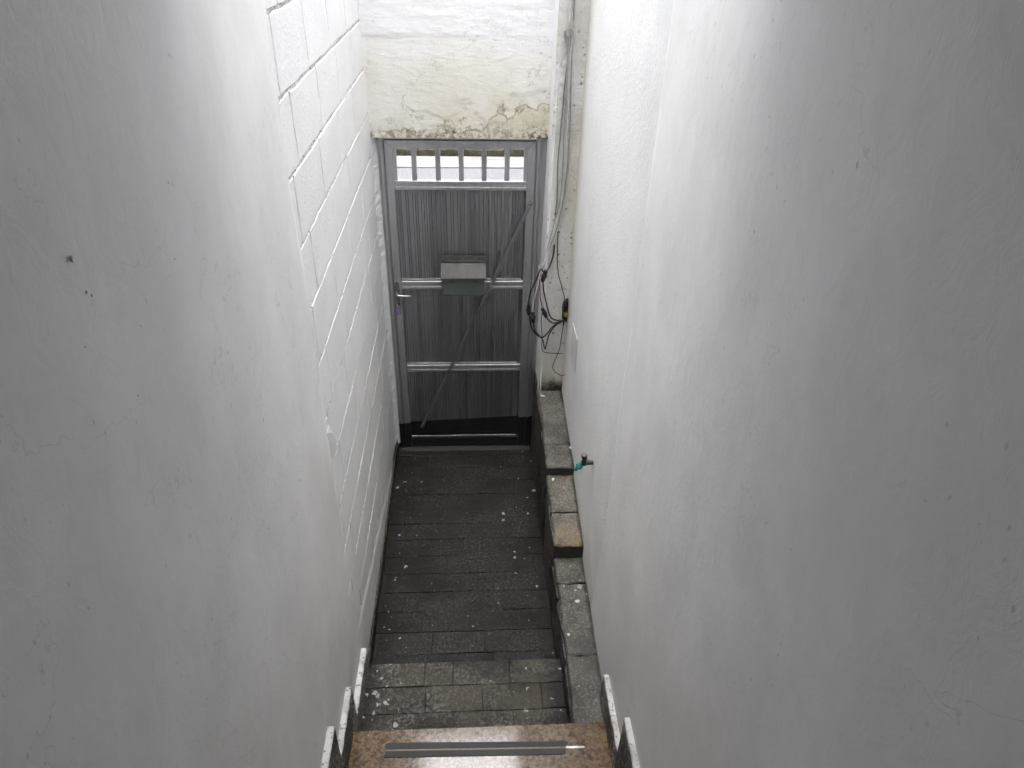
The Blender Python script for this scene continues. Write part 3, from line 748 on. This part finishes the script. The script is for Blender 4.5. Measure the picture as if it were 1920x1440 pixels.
# ribbed sheets: too fine to part, one mesh per panel
def ribs(z0, z1, seed):
    q = random.Random(seed); g = G(); x = SX0+0.001; V = []; F = []; prof = [(x, 0.0035)]
    while x < SX1-0.026:
        p = q.choice([0.0145, 0.0145, 0.019, 0.025]); d = q.uniform(-0.0008, 0.0006)
        prof += [(x+0.0006, 0.0035), (x+0.0010, d), (x+p-0.0010, d+q.uniform(-0.0004, 0.0004)), (x+p-0.0006, 0.0035)]; x += p
    prof.append((SX1-0.001, 0.0035)); n = len(prof)
    for z in (z0, z1): V += [(a_, D+b_, z) for a_, b_ in prof]
    F = [(i, i+1, n+i+1, n+i) for i in range(n-1)]
    tone = [0 if (i-2) % 4 == 0 and q.random() < 0.62 else (2 if (i-2) % 4 == 0 else 3) for i in range(n-1)]  # groove faces take the darkest metal, rib flats two tones
    # scalloped cut ends of the ribs above the rail
    g.v, g.f, g.m = V, F, tone
    for i in range(2, n-2, 4):
        if i+1 < n: g.add([(prof[i][0], D-0.0015, z0), (prof[i+1][0], D-0.0015, z0), (prof[i+1][0]-0.001, D-0.006, z0+0.010+q.uniform(-.002, .002)), (prof[i][0]+0.001, D-0.006, z0+0.010+q.uniform(-.002, .002)), (prof[i][0], D+0.001, z0+0.013), (prof[i+1][0], D+0.001, z0+0.013)], [(0, 1, 2, 3), (3, 2, 5, 4)], 1)
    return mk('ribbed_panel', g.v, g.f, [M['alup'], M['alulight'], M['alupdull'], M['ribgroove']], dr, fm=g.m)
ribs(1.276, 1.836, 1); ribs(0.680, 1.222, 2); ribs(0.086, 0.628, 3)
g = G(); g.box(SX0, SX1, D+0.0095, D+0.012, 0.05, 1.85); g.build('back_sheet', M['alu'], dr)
g = G(); g.box(SX0-0.001+0.004, 0.268, D-0.006, D-0.004, 1.279, 1.834)
a_, b_ = Vector((0.185, D-0.028, 0.195)), Vector((0.872, D-0.028, 1.765)); t = (b_-a_).normalized(); nn = Vector((t.z, 0, -t.x))*0.0105
g = G(); v = []
for yy in (0, 0.005):
    for p in (a_-t*0.01, b_+t*0.012):
        for s_ in (-1, 1): v.append((p.x+nn.x*s_, p.y+yy, p.z+nn.z*s_))
g.add(v, [(0, 1, 3, 2), (4, 6, 7, 5), (0, 2, 6, 4), (1, 5, 7, 3), (0, 4, 5, 1), (2, 3, 7, 6)])
db = g.build('diagonal_brace', M['alubrace'], dr)
for p in (a_+t*0.01, b_):
    g = G(); g.tube([p+Vector((0, 0.004, 0)), p+Vector((0, -0.004, 0)), p+Vector((0, -0.006, 0))], [0.006, 0.006, 0.003], 8); g.build('rivet', M['steel'], db)
g = G(); g.cbox(0.03, XP-0.02, D-0.06, D+0.06, -0.004, 0.008, 0.002); g.build('threshold', M['steeldark'], dr)
# handle set
hd = empty('door_handle', (0, 0, 0)); hd.parent = dr; hd.location = Vector((0.08, D-0.018, 1.18)) - dr.location
g = G(); pl = []
for k_ in range(16):
    an = k_/16*2*math.pi; pl.append((0.0805+0.0135*math.cos(an), 1.185+(0.075 if math.sin(an) >= 0 else -0.075)+0.0135*math.sin(an)))
g.prism(pl, 1, D-0.024, D-0.0185); hb = g.build('handle_plate', M['steel'], hd)
g = G(); g.tube(spline([(0.081, D-0.022, 1.205), (0.081, D-0.05, 1.205), (0.086, D-0.060, 1.204), (0.10, D-0.062, 1.202), (0.165, D-0.062, 1.198)], 5), 0.0065, 10); g.build('lever', M['boxsteel'], hd, smooth=True)
g = G(); g.tube([(0.081, D-0.022, 1.135), (0.081, D-0.030, 1.135)], 0.009, 12); g.tube([(0.081, D-0.022, 1.245), (0.081, D-0.026, 1.245)], 0.004, 8); g.build('lock_cylinder', M['chrome'], hd)
# key and tag
ky = empty('key', (0.081, D-0.03, 1.09), 'key with a lilac tag hanging from the door lock', 'key')
g = G(); g.box(0.0795, 0.0825, D-0.052, D-0.031, 1.125, 1.145); g.tube([(0.081, D-0.052, 1.135+0.011*math.sin(q/12*6.283)) if False else (0.081+0.0005, D-0.058+0.009*math.cos(q/12*6.283), 1.131+0.009*math.sin(q/12*6.283)) for q in range(13)], 0.0016, 6); g.build('key_bow', M['chrome'], ky)
g = G(); g.cbox(0.072, 0.096, D-0.064, D-0.058, 1.075, 1.122, 0.002); g.build('tag', M['lilac'], ky)

# ================================================================== MAILBOX
mb = empty('mailbox', (0.484, D-0.02, 1.235), 'grey metal letter box with a sloping lid fixed to the door', 'letter box')
x0, x1, yb, yf = 0.355, 0.613, D-0.0215, D-0.118
g = G(); g.prism([(yb, 1.232), (yf, 1.232), (yf, 1.348), (yb, 1.405)], 0, x0+0.003, x1-0.003); o = g.build('box', M['boxfront'], mb); o.modifiers.new('b', 'BEVEL').width = 0.002
g = G(); sx = 0.004
p0, p1 = Vector((0, yb, 1.4085)), Vector((0, yf-0.012, 1.3465)); nrm = Vector((0, -(p1.z-p0.z), (p1.y-p0.y))).normalized()*-0.0025
if nrm.z < 0: nrm = -nrm
g.prism([(p0.y, p0.z), (p1.y, p1.z), (p1.y, p1.z-0.010), (p1.y-0.0015, p1.z-0.010), (p1.y-0.0015, p1.z+0.0025), (p0.y, p0.z+0.0025)], 0, x0-sx, x1+sx); g.build('lid', M['boxlid'], mb)
g = G(); g.cbox(x0-0.002, x1+0.002, D-0.029, D-0.0215, 1.412, 1.447, 0.0015)
g.tube([(x0-0.002, D-0.031, 1.414), (x1+0.002, D-0.031, 1.414)], 0.0045, 8); hg = g.build('hinge_strip', M['boxlid'], mb)
for x in (x0+0.05, 0.484, x1-0.05):
    g = G(); g.tube([(x, D-0.029, 1.430), (x, D-0.0315, 1.430)], 0.004, 8); g.build('rivet', M['steel'], mb)
for x in (x0+0.06, x1-0.06):
    g = G(); g.cbox(x-0.012, x+0.012, yf-0.0055, yf-0.001, 1.318, 1.334, 0.001); g.build('clip', M['boxlid'], mb)

# ================================================================== CABLES ON THE PIER
def cable(name, label, cat, pts, r, mat, group=None, parent=None, n=7):
    g = G(); g.tube(spline(pts, 7), r, n); o = g.build(name, M[mat], parent, smooth=True)
    return tag(o, label, cat, group) if label else o
YC = 3.695
cable('conduit', 'thin pale grey conduit running down the top of the pier', 'conduit', [(0.996, YC, ZT-0.1), (0.996, YC, 3.2), (0.998, YC, 2.9), (1.000, YC, 2.68)], 0.0075, 'whitecable')
g = G(); g.tube([(1.000, YC, 2.700), (1.000, YC, 2.668)], 0.0125, 10); g.box(0.978, 1.022, YC-0.004, YP+0.005, 2.676, 2.690); tag(g.build('conduit_clip', M['greycable']), 'small white clip holding the lower end of the pale conduit', 'clip')
cb = empty('cable_bundle', (1.0, YC, 1.6), 'bundle of grey and white cables hanging down the pier to a tie', 'cables')
base = [(1.012, 2.55), (1.018, 2.25), (1.018, 2.03), (1.010, 1.86), (0.982, 1.72), (0.944, 1.58), (0.921, 1.51)]
for i, (dx, dy, mt, r) in enumerate(((0, 0, 'whitecable', .0042), (0.011, -0.004, 'greycable', .0038), (-0.010, -0.002, 'greycable', .0034), (0.003, -0.010, 'whitecable', .0034))):
    pts = [(1.000+0.5*dx, YC+0.004, 2.69)] if i in (0, 2) else [(1.016+0.4*dx, YC+0.008, ZT-0.1), (1.017, YC+0.008, 3.0), (1.018, YC+0.008, 2.75)]
    for j, (x, z) in enumerate(base):
        s_ = 1.0 if j < 5 else 0.45
        pts.append((x+dx*s_+rng.uniform(-.004, .004), YC+dy*s_+0.006-(0.035*max(0, j-3)/3), z))
    cable('cable', None, None, pts, r, mt, parent=cb)
cable('cable', None, None, [(1.006, YC+0.008, 2.62), (0.995, YC+0.012, 2.45), (0.990, YC+0.014, 2.25), (0.984, YC+0.014, 2.08), (0.990, YC+.014, 1.90), (0.985, YC+.012, 1.74)], 0.0032, 'steel', parent=cb)
g = G(); g.tube([(0.9235, YC-0.027, 1.522), (0.918, YC-0.030, 1.500)], 0.0135, 10); g.build('cable_tie', M['greycable'], cb)
def plug(parent, p, d, L=0.055, r=0.0125):
    p, d = Vector(p), Vector(d).normalized(); g = G()
    g.tube([p-d*L*.5, p-d*L*.46, p-d*L*.1, p-d*L*.08, p+d*L*.06, p+d*L*.08, p+d*L*.36, p+d*L*.5], [r*.55, r*.8, r*.85, r*1.12, r*1.12, r*.9, r*.8, r*.45], 8); g.build('connector', M['black'], parent)
YW = 3.655
tie = (0.919, YW+.008, 1.505)
hole = (1.080, 3.690, 1.165)
w1 = empty('plugged_wire', (0.86, YW, 1.25), 'black wire with the leftmost black connector, hanging over the door edge', 'wire')
cable('wire', None, None, [tie, (0.895, YW, 1.44), (0.866, YW, 1.365), (0.855, YW, 1.30), (0.855, YW, 1.268)], 0.0042, 'black', parent=w1)
plug(w1, (0.858, YW, 1.245), (0.05, 0, -1), 0.07, 0.0135)
cable('wire', None, None, [(0.863, YW, 1.215), (0.868, YW, 1.17), (0.885, YW, 1.115), (0.915, YW, 1.078), (0.945, YW, 1.064), (0.975, YW+.01, 1.085), (1.005, YW+.02, 1.125), (1.05, 3.68, 1.158), hole], 0.0042, 'black', parent=w1)
w2 = empty('plugged_wire', (0.884, YW, 1.2), 'white wire ending in the lowest black connector beside the door', 'wire')
cable('wire', None, None, [tie, (0.902, YW-.008, 1.40), (0.882, YW-.008, 1.30), (0.879, YW-.008, 1.235)], 0.0034, 'whitecable', parent=w2)
plug(w2, (0.884, YW-.008, 1.20), (0.1, 0, -1), 0.075, 0.014)
cable('wire', None, None, [(0.889, YW-.008, 1.165), (0.895, YW-.006, 1.12), (0.918, YW-.004, 1.085), (0.948, YW, 1.045), (0.962, YW, 0.985), (0.970, YW, 1.01), (0.985, YW+.01, 1.075), (1.02, 3.675, 1.13), hole], 0.0036, 'black', parent=w2)
w3 = empty('plugged_wire', (0.95, YW, 1.23), 'red and black wires meeting in a black connector in front of the pier', 'wire')
cable('wire', None, None, [tie, (0.914, YW, 1.42), (0.922, YW, 1.32), (0.938, YW, 1.25)], 0.0030, 'red', parent=w3)
plug(w3, (0.949, YW, 1.225), (0.45, 0, -1), 0.07, 0.0135)
cable('wire', None, None, [(0.963, YW, 1.195), (0.985, YW+.01, 1.165), (1.015, YW+.02, 1.148), hole], 0.0042, 'black', parent=w3)
cable('wire', None, None, [(0.938, YW, 1.25), (0.934, YW, 1.17), (0.944, YW, 1.06), (0.945, YW, 0.99), (0.965, YW+.01, 0.955), (1.02, YW+.015, 0.945), (1.072, YW+.02, 0.940)], 0.0024, 'black', parent=w3)
w4 = empty('plugged_wire', (0.94, YW, 1.45), 'thick black wire with the topmost black connector below the cable tie', 'wire')
cable('wire', None, None, [(0.990, 3.70, 1.625), (0.985, 3.69, 1.565), (0.965, 3.675, 1.50), (0.945, YW+.01, 1.475)], 0.0042, 'black', parent=w4)
plug(w4, (0.938, YW+.005, 1.455), (-0.25, 0, -1), 0.075, 0.0155)
cable('wire', None, None, [(0.932, YW+.005, 1.425), (0.940, YW+.005, 1.36), (0.962, YW+.012, 1.27), (0.985, YW+.02, 1.195), (1.012, 3.685, 1.165), (1.05, 3.69, 1.158), hole], 0.0042, 'black', parent=w4)
cable('wire', None, None, [tie, (0.925, YW+.003, 1.49), (0.936, YW+.005, 1.475)], 0.004, 'black', parent=w4)
cable('loose_wire', 'thin black wire leading from the pier into the yellow-rimmed hole', 'wire', [(1.006, YC+.01, 1.70), (1.010, YC+.008, 1.56), (1.020, YC+.006, 1.46), (1.046, YC, 1.37), (1.066, YC-.005, 1.30), (1.072, YC, 1.255)], 0.0028, 'black')
cable('loose_wire', 'thin black wire hanging from the hole in a hooked loop', 'wire', [hole, (1.066, YC-.03, 1.13), (1.058, YC-.035, 1.05), (1.052, YC-.035, 0.98), (1.030, YC-.035, 0.905), (1.018, YC-.035, 0.86), (1.030, YC-.04, 0.825), (1.055, YC-.05, 0.812), (1.072, 3.62, 0.815), (1.085, 3.60, 0.838)], 0.0024, 'black')
# rough hole, its inner shade made as a black patch, with the yellow sleeve
ho = empty('cable_hole', (1.078, 3.705, 1.2), 'ragged dark hole with a yellow sleeve where the wires enter', 'hole')
V = [(1.080, YP-0.016, 1.20)]; n = 16
for k_ in range(n):
    an = k_/n*6.283; q = rng.uniform(0.75, 1.2); V.append((min(1.080+0.022*math.cos(an)*q, 1.092), YP-0.010-0.004*rng.random(), 1.20+0.085*math.sin(an)*q))
mk('hole_patch', V, [(0, 1+k_, 1+(k_+1) % n) for k_ in range(n)], M['holeshade'], ho)
g = G(); 
for i in range(4): g.tube([(1.080, YP-0.012-0.008*i, 1.205-0.004*i), (1.080, YP-0.017-0.008*i, 1.203-0.004*i)], 0.0140-0.001*(i % 2), 12)
g.tube([(1.080, YP-0.01, 1.206), (1.080, YP-0.043, 1.190)], 0.0115, 12); g.build('yellow_sleeve', M['yellow'], ho)
g = G(); g.tube(spline([(1.076, 3.69, 1.29), (1.068, 3.685, 1.262), (1.075, 3.68, 1.24), (1.068, 3.685, 1.222)], 5), [0.010+0.004*rng.random() for _ in range(16)], 7); g.build('wire_knot', M['black'], ho, smooth=True)
# cover plate standing off the right wall
g = G(); g.cbox(W-0.0065, W-0.0035, 3.27, 3.46, 1.06, 1.265, 0.0008); pl_ = g.build('cover', M['whiteplastic'])
cp = empty('cover_plate', (W-0.02, 3.35, 1.06), 'thin white plastic cover plate standing off the right wall near the wires', 'cover plate')
pl_.parent = cp; pl_.location = pl_.location-cp.location
for z in (1.10, 1.225):
    g = G(); g.tube([(W+0.004, 3.36, z), (W-0.0035, 3.36, z)], 0.005, 8); g.build('spacer', M['whiteplastic'], cp)

# ================================================================== GARDEN TAP
tp = empty('garden_tap', (W, 2.585, 0.985), 'small black garden tap with a teal hose connector on the right wall', 'tap')
g = G(); g.tube([(W+0.01, 2.585, 0.992), (1.062, 2.585, 0.992), (1.060, 2.585, 0.992), (1.036, 2.585, 0.988)], [0.0105, 0.0105, 0.014, 0.014], 12); g.tube([(1.048, 2.585, 0.992), (1.051, 2.58, 1.015)], [0.012, 0.010], 10); g.build('tap_body', M['black'], tp)
g = G(); g.tube([(1.0505, 2.580, 1.013), (1.049, 2.578, 1.022), (1.045, 2.572, 1.050), (1.0445, 2.571, 1.053)], [0.009, 0.0135, 0.0145, 0.012], 6); g.build('tap_handle', M['black'], tp)
g = G(); g.tube([(1.040, 2.584, 0.988), (1.035, 2.583, 0.982), (1.033, 2.583, 0.980), (1.024, 2.582, 0.969), (1.022, 2.582, 0.967), (1.016, 2.581, 0.960), (1.010, 2.580, 0.953)], [0.0125, 0.0145, 0.0165, 0.0155, 0.011, 0.0095, 0.0085], 12); hc = g.build('hose_connector', M['teal'], tp)
for k_ in range(8):
    an = k_/8*6.283; u = Vector((-0.67, -0.06, -0.74)).normalized(); e1 = u.orthogonal().normalized(); e2 = u.cross(e1); c = Vector((1.029, 2.5825, 0.975))+(e1*math.cos(an)+e2*math.sin(an))*0.0155
    g = G(); g.tube([c-u*0.007, c+u*0.007], 0.0022, 5); g.build('grip_rib', M['teal'], hc)

# ================================================================== ANTI-SLIP STRIP
ns = empty('anti_slip_strip', (0.52, 1.605, H2), 'black anti-slip strip with a worn metal line on the brown step', 'anti-slip strip')
def strip(name, p, mat, z0, z1):
    g = G(); g.prism(p, 2, z0, z1); return g.build(name, mat, ns)
def yy(x, o): return 1.612-0.0165*(x-.166)/.73+o
strip('rubber_strip', [(.164, yy(.164, .004)), (.164, yy(.164, .024)), (.175, yy(.175, .031)), (.893, yy(.893, .026)), (.905, yy(.905, .020)), (.893, yy(.893, .004))], M['rubber'], H2+0.0005, H2+0.003)
strip('rubber_strip', [(.166, yy(.166, -.029)), (.166, yy(.166, -.004)), (.890, yy(.890, -.004)), (.888, yy(.888, -.018)), (.875, yy(.875, -.028))], M['rubber'], H2+0.0005, H2+0.003)
strip('metal_line', [(.165, yy(.165, -.0036)), (.165, yy(.165, .0036)), (.892, yy(.892, .0036)), (.892, yy(.892, -.0036))], M['brass'], H2+0.0005, H2+0.0022)
strip('metal_end', [(.8925, yy(.8925, -.0045)), (.8925, yy(.8925, .0045)), (.968, yy(.968, .0042)), (.968, yy(.968, -.0042))], M['chrome'], H2+0.0005, H2+0.0026)

# ================================================================== DRIED PAINT SPLASHES
def splash(parent, x, y, z, r, n=14):
    r *= 0.68
    v = [(x, y, z+0.0009)]
    for k_ in range(n):
        q = r*(0.55+0.75*rng.random()**2); v.append((x+math.cos(k_/n*6.283)*q, y+math.sin(k_/n*6.283)*q*1.25, z+0.0005))
    mk('paint_splash', v, [(0, 1+k_, 1+(k_+1) % n) for k_ in range(n)], M['driedpaint'], parent)
for x, y, r in ((1.055, 2.405, 0.020), (1.030, 2.385, 0.010), (1.062, 2.445, 0.007), (0.985, 1.88, 0.006), (1.02, 2.18, 0.004)):
    splash(ld, x, y, 0.292+0.058*(y-1.7)/0.9+0.0035, r)
for x, y, r in ((0.092, 2.055, 0.013), (0.070, 2.095, 0.009), (0.110, 2.000, 0.006), (0.085, 1.965, 0.017), (0.070, 1.985, 0.008), (0.135, 1.945, 0.008), (0.075, 1.880, 0.013), (0.185, 1.895, 0.005), (0.165, 1.80, 0.009)):
    splash(s1, x, y, H1+0.0035, r)
for x, y, r in ((0.055, 2.46, 0.007), (0.07, 2.56, 0.008), (0.05, 2.60, 0.005), (0.085, 2.78, 0.009), (0.095, 2.98, 0.006), (0.86, 3.0, 0.008), (0.80, 3.35, 0.006), (0.83, 3.62, 0.009), (0.10, 3.52, 0.006), (0.52, 2.45, 0.008)):
    splash(fl, x, y, 0.0035, r)
